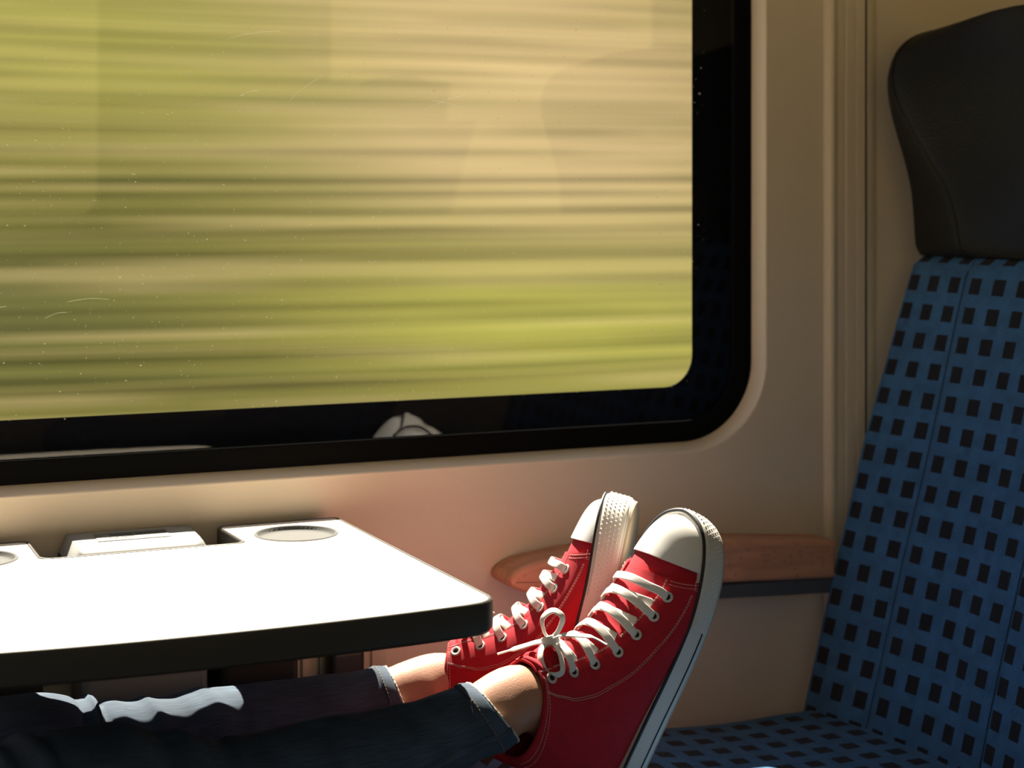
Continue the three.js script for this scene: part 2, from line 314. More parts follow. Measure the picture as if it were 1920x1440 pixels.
{ // waste bin hung on the wall in the table's notch
  const b = thing('waste_bin', 'grey waste bin with pale lid in the table notch', 'bin', [0.4155, 0, 0]);
  mesh('body', box(-0.060, 0.072, 0.43, 0.700, 0.001, 0.070, 0.01), M.steel, b);
  const W2 = 0.0735, prof = [[0.001, 0.690], [0.001, 0.716], [0.003, 0.7205], [0.010, 0.7222], [0.060, 0.7185], [0.074, 0.7165], [0.081, 0.7120], [0.084, 0.704], [0.084, 0.690]];
  const rows = []; for (let i = 0; i <= 16; i++) { const u = i / 16 * 2 - 1, e = Math.abs(u) > 0.86 ? Math.sqrt(Math.max(0, 1 - ((Math.abs(u) - 0.86) / 0.14) ** 2)) : 1; rows.push(prof.map(([z, y]) => V3(u * W2, 0.694 + (y - 0.694) * lerp(0.35, 1, e) - (y < 0.694 ? 0 : 0), lerp(0.04, z, lerp(0.82, 1, e))))); }
  mesh('lid', grid(rows, { flip: true }), M.binLid, b);
  // sticker with pictograms
  const cv = document.createElement('canvas'); cv.width = 320; cv.height = 96; const c = cv.getContext('2d');
  c.fillStyle = '#d9d8d4'; c.fillRect(0, 0, 320, 96); c.fillStyle = '#8f8f8d'; c.fillRect(56, 10, 112, 56); c.fillRect(176, 10, 138, 40);
  c.fillStyle = '#f4f3ef'; c.beginPath(); c.arc(48, 34, 20, 0, 7); c.fill(); c.fillRect(66, 40, 24, 16); c.fillRect(98, 46, 12, 18); c.fillRect(116, 42, 22, 10); c.fillStyle = '#77777a'; c.fillRect(78, 60, 10, 16); c.fillRect(122, 62, 10, 12);
  const st = new THREE.CanvasTexture(cv); st.colorSpace = THREE.SRGBColorSpace;
  const sg = new THREE.PlaneGeometry(0.076, 0.030); sg.rotateX(-Math.PI / 2); sg.rotateX(0.074); sg.translate(-0.002, 0.7209, 0.037);
  const s = mesh('sticker', sg, new THREE.MeshStandardMaterial({ map: st, color: rgb(0.22, 0.22, 0.22), roughness: 0.8 }), b); s.userData.label = 'small grey and white pictogram sticker';
}

// ------------------------------------------------------------------ armrest on the wall
{
  const a = thing('elbow_rest', 'reddish wooden armrest on the wall beside the blue seat', 'elbow rest', [0, 0, 0]);
  const topc = [[0.838, 0.640], [0.845, 0.6485], [0.862, 0.6555], [0.90, 0.6615], [0.97, 0.6665], [1.05, 0.667], [1.11, 0.6640], [1.20, 0.6565], [1.25, 0.6525], [1.278, 0.6500]], bot = [[1.278, 0.6045], [1.25, 0.6056], [1.20, 0.608], [1.11, 0.6125], [1.0, 0.6165], [0.93, 0.619], [0.87, 0.622], [0.848, 0.6280]];
  const s = new THREE.Shape(); topc.forEach(([x, y], i) => (i ? 0 : s.moveTo(x, y))); s.splineThru(topc.slice(1).map((p) => new THREE.Vector2(...p))); s.lineTo(...bot[0]); s.splineThru(bot.slice(1).map((p) => new THREE.Vector2(...p))); s.splineThru([new THREE.Vector2(0.839, 0.634), new THREE.Vector2(0.838, 0.640)]);
  const g = new THREE.ExtrudeGeometry(s, { depth: 0.046, bevelEnabled: true, bevelThickness: 0.007, bevelSize: 0.006, bevelOffset: -0.006, bevelSegments: 5, curveSegments: 24 }); g.translate(0, 0, 0.0075);
  mesh('wooden_top', g, M.wood, a);
  const s2 = new THREE.Shape(); s2.moveTo(0.90, 0.615); s2.lineTo(1.278, 0.6050); s2.lineTo(1.278, 0.5850); s2.lineTo(1.11, 0.5925); s2.lineTo(0.93, 0.604); s2.closePath();
  const g2 = new THREE.ExtrudeGeometry(s2, { depth: 0.047, bevelEnabled: true, bevelThickness: 0.003, bevelSize: 0.002, bevelOffset: -0.002, bevelSegments: 2 }); g2.translate(0, 0, 0.0035);
  const u = mesh('support_strip', g2, mat(0.085, 0.088, 0.095, 0.45), a); u.userData.label = 'dark grey strip under the wood';
}

// ------------------------------------------------------------------ seats
function seatUV(g, f) { const p = g.attributes.position, uv = g.attributes.uv; for (let i = 0; i < p.count; i++) uv.setXY(i, ...f(p.getX(i), p.getY(i), p.getZ(i))); return g; }
// local frame: z from 0 (wall side) to 0.44, x positive backwards from the cushion's rear line, y from floor
function makeSeat() {
  const g = new THREE.Group(), Wd = 0.43, SB = 0.115;
  // backrest: front surface, seams at 0.08 from each side
  const front = (z, y) => { // x of the front surface
    const v = (y - 0.40) / 0.60, lean = 1.2320 + 0.166 * ((y - 0.445) / 0.555) - 0.008 * Math.sin(Math.PI * clamp(v, 0, 1)), e = Math.min(z, Wd - z);
    const bol = lerp(0.15, 0.02, smooth(0.72, 1.0, y)) * (e < SB ? e : SB), groove = 0.0014 * Math.exp(-(((e - SB) / 0.0022) ** 2)), edge = e < 0.010 ? 0.010 * (1 - Math.sqrt(1 - (1 - e / 0.010) ** 2)) : 0;
    const puff = (e > SB ? 0.006 * Math.sin(Math.PI * (e - SB) / (Wd - 2 * SB)) ** 2 : -0.0022 * Math.sin(Math.PI * e / SB));
    return lean + bol + groove + edge * 1.1 + puff + 0.0015 * noise3(z * 14, y * 9, 2) + 0.03 * smooth(0.985, 1.02, y);
  };
  const rows = []; const zs = []; for (let i = 0; i <= 120; i++) zs.push(Wd * i / 120); for (const e of [0.0005, 0.0015, 0.003, 0.006, 0.010]) { zs.push(e, Wd - e); } zs.sort((a, b) => a - b);
  for (let j = 0; j <= 40; j++) { const y = 0.40 + 0.62 * j / 40; rows.push(zs.map((z) => V3(front(z, y), y, z))); }
  const fg = grid(rows, { flip: false });
  seatUV(fg, (x, y, z) => { const e = z; return [e * 1.0 - 0.0007, (y - 0.40) * 1.045 + 0.0075]; });
  const back = grid([rows.map((r) => r[0]), rows.map((r) => r[0].clone().add(V3(0.07, 0, 0.006))), rows.map((r) => r[r.length - 1].clone().add(V3(0.07, 0, -0.006))), rows.map((r) => r[r.length - 1])], { flip: true });
  seatUV(back, (x, y, z) => [x + z, y]);
  mesh('backrest', merge([fg, back]), M.plush, g);
  const seams = []; for (const z of [SB, Wd - SB]) for (const dz of [-0.0012]) { const P = []; for (let j = 1; j < 40; j++) { const y = 0.42 + 0.59 * j / 40; P.push(V3(front(z, y) - 0.0012, y, z + dz)); } seams.push(tube(P, 0.0009, 80, false, 5)); }
  mesh('seam', merge(seams), mat(0.05, 0.10, 0.19, 0.9), g);
  // hard shell behind
  const sh = []; for (let j = 0; j <= 12; j++) { const y = 0.25 + 0.95 * j / 12, x = 1.23 + 0.166 * ((y - 0.445) / 0.555) + 0.062; sh.push([V3(x, y, 0.02), V3(x + 0.055, y, 0.035), V3(x + 0.062, y, Wd / 2), V3(x + 0.055, y, Wd - 0.035), V3(x, y, Wd - 0.02)]); }
  mesh('back_shell', merge([grid(sh), grid(sh, { flip: true })]), M.seatShell, g);
  // headrest: black leather with forward wings, seam between the edge strip and the hollow front
  const tab = [ // y, wing x, seam z, centre recess
    [1.001, 1.404, 0.092, 0.010], [1.012, 1.397, 0.094, 0.016], [1.045, 1.3935, 0.090, 0.030], [1.085, 1.3890, 0.078, 0.044], [1.120, 1.3790, 0.060, 0.058], [1.155, 1.3670, 0.043, 0.070], [1.188, 1.3570, 0.030, 0.078], [1.221, 1.3535, 0.022, 0.080], [1.245, 1.3600, 0.019, 0.074], [1.262, 1.3710, 0.020, 0.062], [1.274, 1.387, 0.024, 0.044], [1.281, 1.405, 0.030, 0.024], [1.283, 1.425, 0.040, 0.008]];
  const hr = [], seamP = [[], []], cx = (t, i) => new THREE.CatmullRomCurve3(tab.map((r) => V3(r[0], r[1], r[2]))).getPoint(t);
  const cA = new THREE.CatmullRomCurve3(tab.map((r) => V3(r[0], r[1], r[2]))), cB = new THREE.CatmullRomCurve3(tab.map((r) => V3(r[0], r[3], 0)));
  for (let j = 0; j <= 60; j++) {
    const t = j / 60, a = cA.getPoint(t), b = cB.getPoint(t), y = a.x, xw = a.y, zs2 = a.z, rec = b.y, crown = 0.020 * smooth(1.05, 1.283, y), bx = 1.475 + 0.09 * (y - 1.0), row = [];
    const pt = (z, x, yy = 0) => row.push(V3(x, y + yy, z));
    const half = (sgn) => { // wall side outwards to centre
      const Z = (z) => (sgn > 0 ? z : Wd - z), L = [];
      const lift = (z) => crown * smooth(0, 0.16, z);
      L.push([0.012, bx]); L.push([0.003, lerp(bx, xw, 0.35)]); L.push([0.0, lerp(bx, xw, 0.75)]); L.push([0.001, xw + 0.012]); L.push([0.005, xw + 0.004]); L.push([0.011, xw + 0.0006]);
      for (const f of [0.35, 0.6, 0.8, 0.93]) L.push([lerp(0.011, zs2, f), xw - 0.001 * Math.sin(Math.PI * f)]);
      L.push([zs2 - 0.0012, xw + 0.001]); L.push([zs2, xw + 0.0032]); L.push([zs2 + 0.0014, xw + 0.0008]);
      for (const f of [0.05, 0.12, 0.22, 0.35, 0.5, 0.66, 0.82, 1]) { const z = lerp(zs2 + 0.0014, Wd / 2, f); L.push([z, xw + rec * (1 - (1 - smooth(0, 1, Math.pow(f, 0.62))) ) ]); }
      return L.map(([z, x]) => V3(x, y + lift(z) * (1), Z(z)));
    };
    const A = half(1), B = half(-1).reverse(); hr.push([...A, ...B.slice(1)]);
    seamP[0].push(A[11].clone().add(V3(-0.0012, 0, 0))); seamP[1].push(B[B.length - 12].clone().add(V3(-0.0012, 0, 0)));
  }
  const first = hr[0].map((p) => V3(lerp(p.x, 1.43, 0.5), p.y - 0.001, p.z)), lastC = hr[60].map((p) => V3(lerp(p.x, 1.47, 0.75), p.y + 0.0015, p.z));
  mesh('headrest', merge([grid([first, ...hr, lastC], { close: true })]), M.leather, g);
  mesh('headrest_seam', merge(seamP.map((P) => tube(P.slice(3, 56), 0.0009, 90, false, 5))), mat(0.006, 0.006, 0.007, 0.6), g);
  // cushion
  const cu = [], prof = [[1.30, 0.36], [1.30, 0.440], [1.262, 0.4485], [1.20, 0.4500], [1.10, 0.4510], [1.0, 0.4545], [0.92, 0.464], [0.86, 0.4705], [0.815, 0.466], [0.79, 0.452], [0.775, 0.428], [0.775, 0.395], [0.79, 0.36], [0.80, 0.345]];
  const pc = new THREE.CatmullRomCurve3(prof.map(([x, y]) => V3(x, y, 0)), false, 'centripetal');
  for (let j = 0; j <= 60; j++) { const z = Wd * j / 60, e = Math.min(z, Wd - z), row = []; for (let i = 0; i <= 60; i++) { const p = pc.getPoint(i / 60); const dr = e < 0.03 ? 0.020 * (1 - Math.sqrt(1 - (1 - e / 0.03) ** 2)) : 0; p.z = z; if (p.y > 0.42) p.y -= dr; p.y += 0.002 * noise3(p.x * 9, z * 9, 5); row.push(p); } cu.push(row); }
  const cg = grid(cu, { flip: true });
  { const C = 61, pa = cg.attributes.position, uv = cg.attributes.uv; for (let j = 0; j <= 60; j++) { let l = 0; for (let i = 0; i <= 60; i++) { const k = j * C + i; if (i) l += Math.hypot(pa.getX(k) - pa.getX(k - 1), pa.getY(k) - pa.getY(k - 1)); uv.setXY(k, pa.getZ(k) + 0.012, l + 0.01); } } }
  mesh('cushion', cg, M.plush, g);
  mesh('cushion_base', box(0.80, 1.30, 0.30, 0.362, 0.012, Wd - 0.012, 0.01), M.seatShell, g);
  mesh('seat_post', box(1.0, 1.2, 0.0, 0.302, 0.12, 0.31, 0.02), M.seatShell, g);
  return g;
}
const SEATL = [
  ['blue chequered window seat with black headrest beside the red sneakers', 0.05, false], ['blue chequered aisle seat next to the empty window seat', 0.50, false],
  ['blue chequered window seat the person sits on', 0.05, true], ['empty blue chequered aisle seat beside the sitting person', 0.50, true],
  ['blue chequered aisle seat across the aisle, facing left', 1.69, false], ['blue chequered window seat across the aisle, facing left', 2.14, false],
  ['blue chequered aisle seat across the aisle, facing right', 1.69, true], ['blue chequered window seat across the aisle, facing right', 2.14, true]];
{
  const proto = makeSeat();
  SEATL.forEach(([label, z, turned], i) => {
    const s = i ? proto.clone() : proto; s.name = numbered('train_seat'); scene.add(s);
    if (turned) { s.rotation.y = Math.PI; s.position.set(2 * TC, 0, z + 0.43); } else s.position.set(0, 0, z);
    s.userData = { label, category: 'seat', group: 'blue train seats facing each other across the table' };
  });
}
// ------------------------------------------------------------------ high-top sneakers
// shoe frame: x heel to toe, y sole to ankle, z sideways
const ST = [ // dorsal x, y; sole or heel x, y; half width; how low the widest point sits
  [0.3005, 0.034, 0.3005, 0.020, 0.010, 0.8], [0.2945, 0.0430, 0.2945, 0.012, 0.0245, 0.75], [0.283, 0.0500, 0.283, 0.010, 0.0340, 0.72], [0.266, 0.0558, 0.266, 0.009, 0.0405, 0.70], [0.247, 0.0608, 0.246, 0.008, 0.0450, 0.68],
  [0.226, 0.0660, 0.221, 0.008, 0.0475, 0.68], [0.203, 0.0735, 0.192, 0.008, 0.0490, 0.68], [0.181, 0.0835, 0.160, 0.008, 0.0470, 0.70], [0.162, 0.0970, 0.125, 0.008, 0.0440, 0.74], [0.148, 0.1120, 0.088, 0.008, 0.0410, 0.80],
  [0.138, 0.1270, 0.048, 0.010, 0.0390, 0.88], [0.131, 0.1410, 0.0245, 0.028, 0.0365, 0.94], [0.1265, 0.1460, 0.0235, 0.060, 0.0350, 1], [0.1230, 0.1500, 0.0290, 0.096, 0.0335, 1], [0.1190, 0.1530, 0.0370, 0.134, 0.0322, 1]];
const cvA = new THREE.CatmullRomCurve3(ST.map((r) => V3(r[0], r[1], 0)), false, 'catmullrom', 0.5), cvB = new THREE.CatmullRomCurve3(ST.map((r) => V3(r[2], r[3], 0)), false, 'catmullrom', 0.5), cvW = new THREE.CatmullRomCurve3(ST.map((r, i) => V3(i, r[4], r[5])), false, 'catmullrom', 0.5);
function last(s, phi) { // point on the last; phi 0 is the instep ridge, pi the sole, sign of phi is the side
  const a = cvA.getPoint(clamp(s, 0, 1)), b = cvB.getPoint(clamp(s, 0, 1)), w = cvW.getPoint(clamp(s, 0, 1)), p = Math.abs(phi);
  const h = Math.pow((1 - Math.cos(p)) / 2, w.z), g = Math.pow(Math.max(0, Math.sin(p)), 0.82) * Math.sign(phi);
  return V3(lerp(a.x, b.x, h), lerp(a.y, b.y, h), w.y * g);
}
function lastN(s, phi) {
  const e = 0.004, a = last(Math.min(s + e, 1), phi).sub(last(Math.max(s - e, 0), phi)), b = last(s, phi + 0.02).sub(last(s, phi - 0.02));
  const n = a.cross(b).normalize(); return n;
}
// toes spring up a little
const spring = (x) => 0.006 * Math.pow(clamp((x - 0.21) / 0.10, 0, 1), 2);
const lift = (p) => { p.y += spring(p.x); return p; };
const on = (s, phi, o = 0) => lift(last(s, phi).addScaledVector(lastN(s, phi), o));
function solve(x, y) { // s, phi (>0) where the surface has this x and y
  let best = [0, 0, 9];
  for (let i = 0; i <= 240; i++) for (let j = 1; j < 120; j++) { const s = 0.2 + 0.8 * i / 240, ph = j / 120 * Math.PI * 0.6, p = lift(last(s, ph)), d = (p.x - x) ** 2 + (p.y - y) ** 2; if (d < best[2]) best = [s, ph, d]; }
  return best;
}
const EYE = [[0.2240, 0.0516], [0.2021, 0.0583], [0.1800, 0.0678], [0.1587, 0.0805], [0.1407, 0.0993], [0.1263, 0.1198], [0.1143, 0.1425]].map(([x, y]) => { const r = solve(x, y); return { s: r[0], phi: clamp(r[1], 0.5, 1.35) }; });
function phiEye(s) { // angle of the eyelet row at station s
  if (s <= EYE[0].s) return EYE[0].phi; for (let i = 1; i < 7; i++) if (s <= EYE[i].s) return lerp(EYE[i - 1].phi, EYE[i].phi, (s - EYE[i - 1].s) / (EYE[i].s - EYE[i - 1].s)); return EYE[6].phi;
}
const throat = (s) => Math.max(0.12, phiEye(s) - 0.235);
const S_CAP = 0.250, S_Q = EYE[0].s - 0.055;
// sole outline, half of it from toe to heel; the other half is mirrored
const OUT = [[0.3085, 0], [0.3062, 0.0120], [0.2995, 0.0250], [0.2880, 0.0350], [0.2700, 0.0430], [0.2450, 0.0482], [0.2150, 0.0508], [0.1850, 0.0506], [0.1500, 0.0480], [0.1150, 0.0445], [0.0800, 0.0415], [0.0500, 0.0385], [0.0320, 0.0320], [0.0210, 0.0200], [0.0170, 0]];
const outC = new THREE.CatmullRomCurve3([...OUT, ...OUT.slice(1, -1).reverse().map(([x, z]) => [x, -z])].map(([x, z]) => V3(x, 0, z)), true, 'centripetal');
const OUTP = outC.getSpacedPoints(220).slice(0, 220), OUTN = OUTP.map((p, i) => { const t = OUTP[(i + 1) % 220].clone().sub(OUTP[(i + 219) % 220]).normalize(); return V3(t.z, 0, -t.x).multiplyScalar(-1); });
{ const k = OUTN[0]; if (k.x < 0) OUTN.forEach((n) => n.negate()); }
const FH = (x) => 0.0285 + 0.0045 * smooth(0.20, 0.29, x);           // height of the rubber sidewall
const side = (i, o, f) => { const p = OUTP[i].clone().addScaledVector(OUTN[i], o); p.y = spring(OUTP[i].x) + f(OUTP[i].x); return p; };
const ringAll = (o, f) => OUTP.map((_, i) => side(i, o, f));

function makeSneaker(name, label, T, U, origin, scale, medialSign, bow) {
  const root = thing(name, label, 'shoe', [0, 0, 0], 'pair of red canvas sneakers');
  const S = T.clone().cross(U).normalize(); U = S.clone().cross(T).normalize();
  root.matrix.makeBasis(T, U, S).scale(V3(scale, scale, scale)).setPosition(origin); root.matrix.decompose(root.position, root.quaternion, root.scale);
  const g = root;
  // canvas body and tongue
  const body = []; for (let i = 0; i <= 70; i++) { const s = lerp(S_CAP - 0.03, 0.985, i / 70), row = []; for (let j = 0; j < 64; j++) row.push(on(s, -Math.PI + 2 * Math.PI * (j + 0.5) / 64, -0.0012)); body.push(row); }
  mesh('vamp', grid(body, { close: true, flip: true }), M.canvas, g);
  { const P = []; for (let i = 0; i <= 50; i++) { const t = i / 50, s = lerp(EYE[0].s - 0.05, 1, Math.min(1, t * 1.02)), row = [], ov = Math.max(0, t * 1.02 - 1); for (let j = 0; j <= 14; j++) { const u = j / 14 * 2 - 1, ph = u * (throat(s) + 0.16) * (1 - 0.3 * smooth(0.9, 1, t)); const p = on(s, ph || 1e-4, -0.0002 + 0.0024 * (1 - u * u) * smooth(0.02, 0.12, t) + 0.0016 * Math.sin(t * 42 + u) * smooth(0.05, 0.3, t)); if (ov) p.add(V3(-0.035 * ov * 0.55 + 0.004 * ov, 0.16 * ov, 0)); row.push(p); } P.push(row); }
    const N = gridNormals(P); if (N[25][7].y < 0) N.forEach((r) => r.forEach((n) => n.negate())); mesh('tongue', shell(P, N, -0.001, 0.0012), M.canvas, g); }
  // quarters: two panels with a rounded front edge at the toe cap
  for (const sg of [1, -1]) {
    const P = [], N = []; const R = 46, C = 44;
    for (let j = 0; j <= C; j++) {
      const v = j / C, rowP = [], rowN = [];
      for (let i = 0; i <= R; i++) {
        const k = i / R, sFront = lerp(S_Q, S_CAP + 0.010, smooth(0.04, 0.72, v) ** 0.8), s = lerp(sFront, 1, k), p0 = throat(s) , ph = lerp(p0, Math.PI * 0.985, v) * sg;
        rowP.push(on(s, ph)); rowN.push(lastN(s, ph));
      }
      P.push(rowP); N.push(rowN);
    }
    const o = mesh('quarter', shell(P, N, 0.0002, 0.0026), M.canvas, g);
    // stitching: double row along the front edge, throat edge and a lower row that follows the eyelets
    const st = [], dash = (f, len, n, off = 0.0028) => { for (let i = 0; i < n; i++) { const t0 = i / n, t1 = (i + 0.6) / n, a = f(t0), b = f(t1); const p = on(a[0], a[1] * sg, off), q = on(b[0], b[1] * sg, off), m = p.clone().add(q).multiplyScalar(0.5), l = p.distanceTo(q), bx = new THREE.CapsuleGeometry(0.00032, l, 2, 5); bx.applyQuaternion(new THREE.Quaternion().setFromUnitVectors(V3(0, 1, 0), q.sub(p).normalize())); bx.translate(m.x, m.y, m.z); st.push(bx); } };
    for (const d of [0, 0.035]) {
      dash((t) => { const s = lerp(S_Q + 0.01, 0.99, t); return [s, throat(s) + 0.045 + d * 0.6]; }, 0.002, 70);
      dash((t) => { const s = lerp(S_CAP + 0.075, 0.985, t); return [s, Math.min(2.4, phiEye(s) + lerp(0.56, 0.30, t) + d * lerp(1.2, 0.7, t))]; }, 0.002, 80);
      dash((t) => { const v = lerp(0.06, 0.86, t), sF = lerp(S_Q, S_CAP + 0.010, smooth(0.04, 0.72, v) ** 0.8) + 0.008 + d * 0.32; return [sF, lerp(throat(sF), Math.PI * 0.985, v)]; }, 0.002, 26);
    }
    dash((t) => [0.985, lerp(phiEye(1), 2.9, t)], 0.002, 34); dash((t) => [0.972, lerp(phiEye(1), 2.9, t)], 0.002, 34);
    dash((t) => [S_CAP + 0.030 + 0.028 * t, lerp(1.30, 1.36, t)], 0.002, 5); dash((t) => [S_CAP + 0.058 - 0.004 * t, lerp(1.36, 1.62, t)], 0.002, 5);
    mesh('stitching', merge(st), M.thread, o).userData.kind = 'stuff';
  }
  { const P = []; for (let j = 0; j <= 40; j++) { const ph = lerp(throat(1), 2 * Math.PI - throat(1), j / 40); P.push(on(1, ph > Math.PI ? ph - 2 * Math.PI : (Math.abs(ph - Math.PI) < 1e-3 ? Math.PI - 1e-3 : ph), 0.0009)); } mesh('collar_binding', tube(P, 0.0014, 90, false, 8), M.canvas, g); }
  { const P = [], N = []; for (let i = 0; i <= 20; i++) { const s = lerp(0.80, 0.985, i / 20), r = [], n = []; for (let j = 0; j <= 8; j++) { const a = (j / 8 * 2 - 1) * 0.16, ph = Math.PI - Math.abs(a) - 1e-3; r.push(on(s, a >= 0 ? -ph : ph)); n.push(V3(-1, 0.15, 0).normalize()); } P.push(r); N.push(n); } mesh('heel_stay', shell(P, N, 0.0016, 0.0028), M.canvas, g); }
  // toe cap
  { const P = [], N = []; for (let i = 0; i <= 30; i++) { const r = [], n = []; for (let j = 0; j <= 40; j++) { const ph = lerp(-0.82 * Math.PI, 0.82 * Math.PI, j / 40) || 1e-4, s = lerp(0.004, S_CAP + 0.006 * Math.cos(ph), (i / 30) ** 0.8); r.push(on(s, ph)); n.push(lastN(Math.max(s, 0.02), ph)); } P.push(r); N.push(n); } mesh('toe_cap', shell(P, N, 0.0, 0.0022), M.toeCap, g); }
  // rubber: sidewall, toe bumper with knobs, stripes, outsole
  const pr = [[-0.010, 0.0006], [-0.0015, 0.0002], [0.0004, 0.0020], [0.0008, 0.008], [0.0002, 0.93], [-0.0012, 1.0], [-0.0040, 1.015], [-0.010, 0.98]];
  mesh('sidewall', grid(pr.map(([o, h]) => ringAll(o, (x) => (h > 0.5 ? FH(x) * h : h))), { close: true }), M.rubberWhite, g);
  { const idx = []; for (let k = -58; k <= 58; k++) idx.push((k + 220) % 220); const use = idx.filter((i) => OUTP[i].x > 0.205);
    const bp = [[0.0004, 0.0035], [0.0022, 0.0048], [0.0026, 0.010], [0.0024, 0.80], [0.0014, 0.86], [0.0002, 0.88]];
    const bump = mesh('toe_bumper', grid(bp.map(([o, h]) => use.map((i) => side(i, o, (x) => (h > 0.5 ? FH(x) * h : h))))), M.rubberWhite, g);
    const kn = [], kg = new THREE.OctahedronGeometry(1, 0); kg.scale(0.00125, 0.00125, 0.0008);
    const len = outC.getLength(), frac = 0.232; for (let r = 0; r < 5; r++) for (let k = -34; k <= 34; k++) { const t = ((k + (r % 2) * 0.5) / 34 * frac + 1) % 1, p = outC.getPointAt(t), tg = outC.getTangentAt(t), n = V3(-tg.z, 0, tg.x); if (n.dot(V3(p.x - 0.17, 0, p.z)) < 0) n.negate(); if (p.x < 0.21) continue; const y = spring(p.x) + lerp(0.0085, FH(p.x) * 0.80, r / 4); const q = new THREE.Quaternion().setFromUnitVectors(V3(0, 0, 1), n); const c = kg.clone().applyQuaternion(q); c.translate(p.x + n.x * 0.0026, y, p.z + n.z * 0.0026); kn.push(c); }
    mesh('bumper_knobs', merge(kn), M.rubberWhite, bump).userData.kind = 'stuff'; }
  const bandAt = (h0, h1, o, use) => grid([[o - 0.002, h0], [o, h0 + 0.0002], [o, h1 - 0.0002], [o - 0.002, h1]].map(([oo, h]) => use.map((i) => side(i, oo, (x) => FH(x) - 0.0305 + h))), {});
  const all = OUTP.map((_, i) => i).concat([0]);
  mesh('stripe', bandAt(0.0282, 0.0310, 0.0012, all), M.stripe, g);
  { const rear = []; for (let k = 0; k < 220; k++) if (OUTP[k].x < 0.212) rear.push(k); mesh('stripe', bandAt(0.0088, 0.0108, 0.0012, rear), M.stripe, g); }
  { const rows = [ringAll(-0.0004, () => 0.0026), ringAll(-0.0002, () => -0.0008), ringAll(-0.002, () => -0.0022), ...[0.5, 0.01].map((k) => OUTP.map((p, i) => { const q = side(i, -0.002, () => -0.0022); q.z *= k; q.x = lerp(0.165, q.x, lerp(1, k, 0.25)); q.y = spring(q.x) - 0.0022; return q; }))]; mesh('outsole', grid(rows, { close: true, flip: true }), M.outsole, g); }
  // eyelets and laces
  const eg = new THREE.TorusGeometry(0.0040, 0.0014, 8, 20); eg.scale(1, 1, 0.6); const hg = new THREE.CircleGeometry(0.0034, 16);
  const eyePos = {};
  for (const sg of [1, -1]) EYE.forEach((e, i) => { const p = on(e.s, e.phi * sg, 0.0029), n = lastN(e.s, e.phi * sg), q = new THREE.Quaternion().setFromUnitVectors(V3(0, 0, 1), n); const m = mesh('eyelet', eg, M.eyelet, g); m.position.copy(p); m.quaternion.copy(q); const h = mesh('hole', hg, M.hole, m); h.position.z = -0.0002; eyePos[sg * 10 + i * sg] = [p, n]; });
  const E_ = (sg, i) => ({ p: on(EYE[i].s, EYE[i].phi * sg, 0.0029), n: lastN(EYE[i].s, EYE[i].phi * sg) });
  const W = 0.0082, TH = 0.0017, TOP = 5; // eyelets laced up to this one
  for (let i = 0; i <= TOP; i++) for (const sg of [1, -1]) {
    if (i === 0 && sg < 0) continue;
    const a = E_(sg, i), j = i === 0 ? 0 : i - 1 + 0.55, sEnd = i === 0 ? EYE[0].s : lerp(EYE[i - 1].s, EYE[i].s, 0.55), upL = sg > 0 ? 0.0020 : 0;
    // from the eyelet over its flap, across the tongue towards the toe, under the other flap
    const ph0 = EYE[i].phi, th = throat(EYE[i].s), thE = throat(sEnd), L = [];
    L.push(a.p.clone().addScaledVector(a.n, -0.0012)); L.push(on(EYE[i].s, sg * lerp(ph0, th, 0.25), 0.0046)); L.push(on(EYE[i].s - 0.002, sg * lerp(ph0, th, 0.75), 0.0056 + upL)); L.push(on(lerp(EYE[i].s, sEnd, 0.25), sg * th * 0.75, 0.0074 + upL)); L.push(on(lerp(EYE[i].s, sEnd, 0.5), sg * 0.03, 0.0088 + upL)); L.push(on(lerp(EYE[i].s, sEnd, 0.75), -sg * thE * 0.6, 0.0066 + upL * 0.5));
    if (i === 0) { L.push(on(sEnd, -sg * lerp(thE, EYE[0].phi, 0.3), 0.0056)); const b = E_(-sg, 0); L.push(b.p.clone().addScaledVector(b.n, -0.0012)); } else { L.push(on(sEnd, -sg * thE * 1.05, 0.0024)); L.push(on(sEnd, -sg * (thE + 0.14), -0.0004)); }
    const nf = (t, p) => { const ph = t < 0.45 ? sg * lerp(ph0, 0.05, t / 0.45) : -sg * lerp(0.05, thE, (t - 0.45) / 0.55); return lastN(lerp(EYE[i].s, sEnd, t), ph || 1e-3); };
    mesh('lace', ribbon(L, nf, W, TH, 44, (t) => (t < 0.07 ? lerp(0.55, 1, t / 0.07) : 1)), M.lace, g);
  }
  // bow: knot, two loops, two ends
  const kc = on(EYE[5].s + 0.018, 1e-3, 0.012), kn = lastN(EYE[5].s, 1e-3), KB = kc.clone();
  const q = (x, y, z) => V3(x, y, z);
  for (const sg of [1, -1]) { const a = E_(sg, TOP); mesh('lace', ribbon([on(EYE[TOP].s, sg * throat(EYE[TOP].s) * 0.9, 0.0045), on(EYE[TOP].s + 0.008, sg * throat(EYE[TOP].s) * 0.45, 0.0085), KB.clone()], () => kn, W, TH, 16), M.lace, g); }
  const knot = mesh('bow_knot', ribbon([KB.clone().add(q(0.005, -0.004, 0.004)), KB.clone().add(q(0.002, 0.003, 0.0065)), KB.clone().add(q(-0.003, 0.006, 0.0)), KB.clone().add(q(-0.004, 0.001, -0.005)), KB.clone().add(q(-0.001, -0.004, -0.003))], (t, p) => p.clone().sub(KB).add(q(0, 0.001, 0)).normalize(), 0.0085, 0.003, 26), M.lace, g);
  for (const L of bow.loops) mesh('bow_loop', ribbon(L.map(([x, y, z]) => KB.clone().add(q(x, y, z))), (t, p) => p.clone().sub(KB.clone().add(q(...L[(L.length - 1) / 2 | 0])).lerp(KB, 0.5)).normalize().add(V3(-0.15, 0.35, 0.6)), 0.0068, 0.0018, 40), M.lace, g);
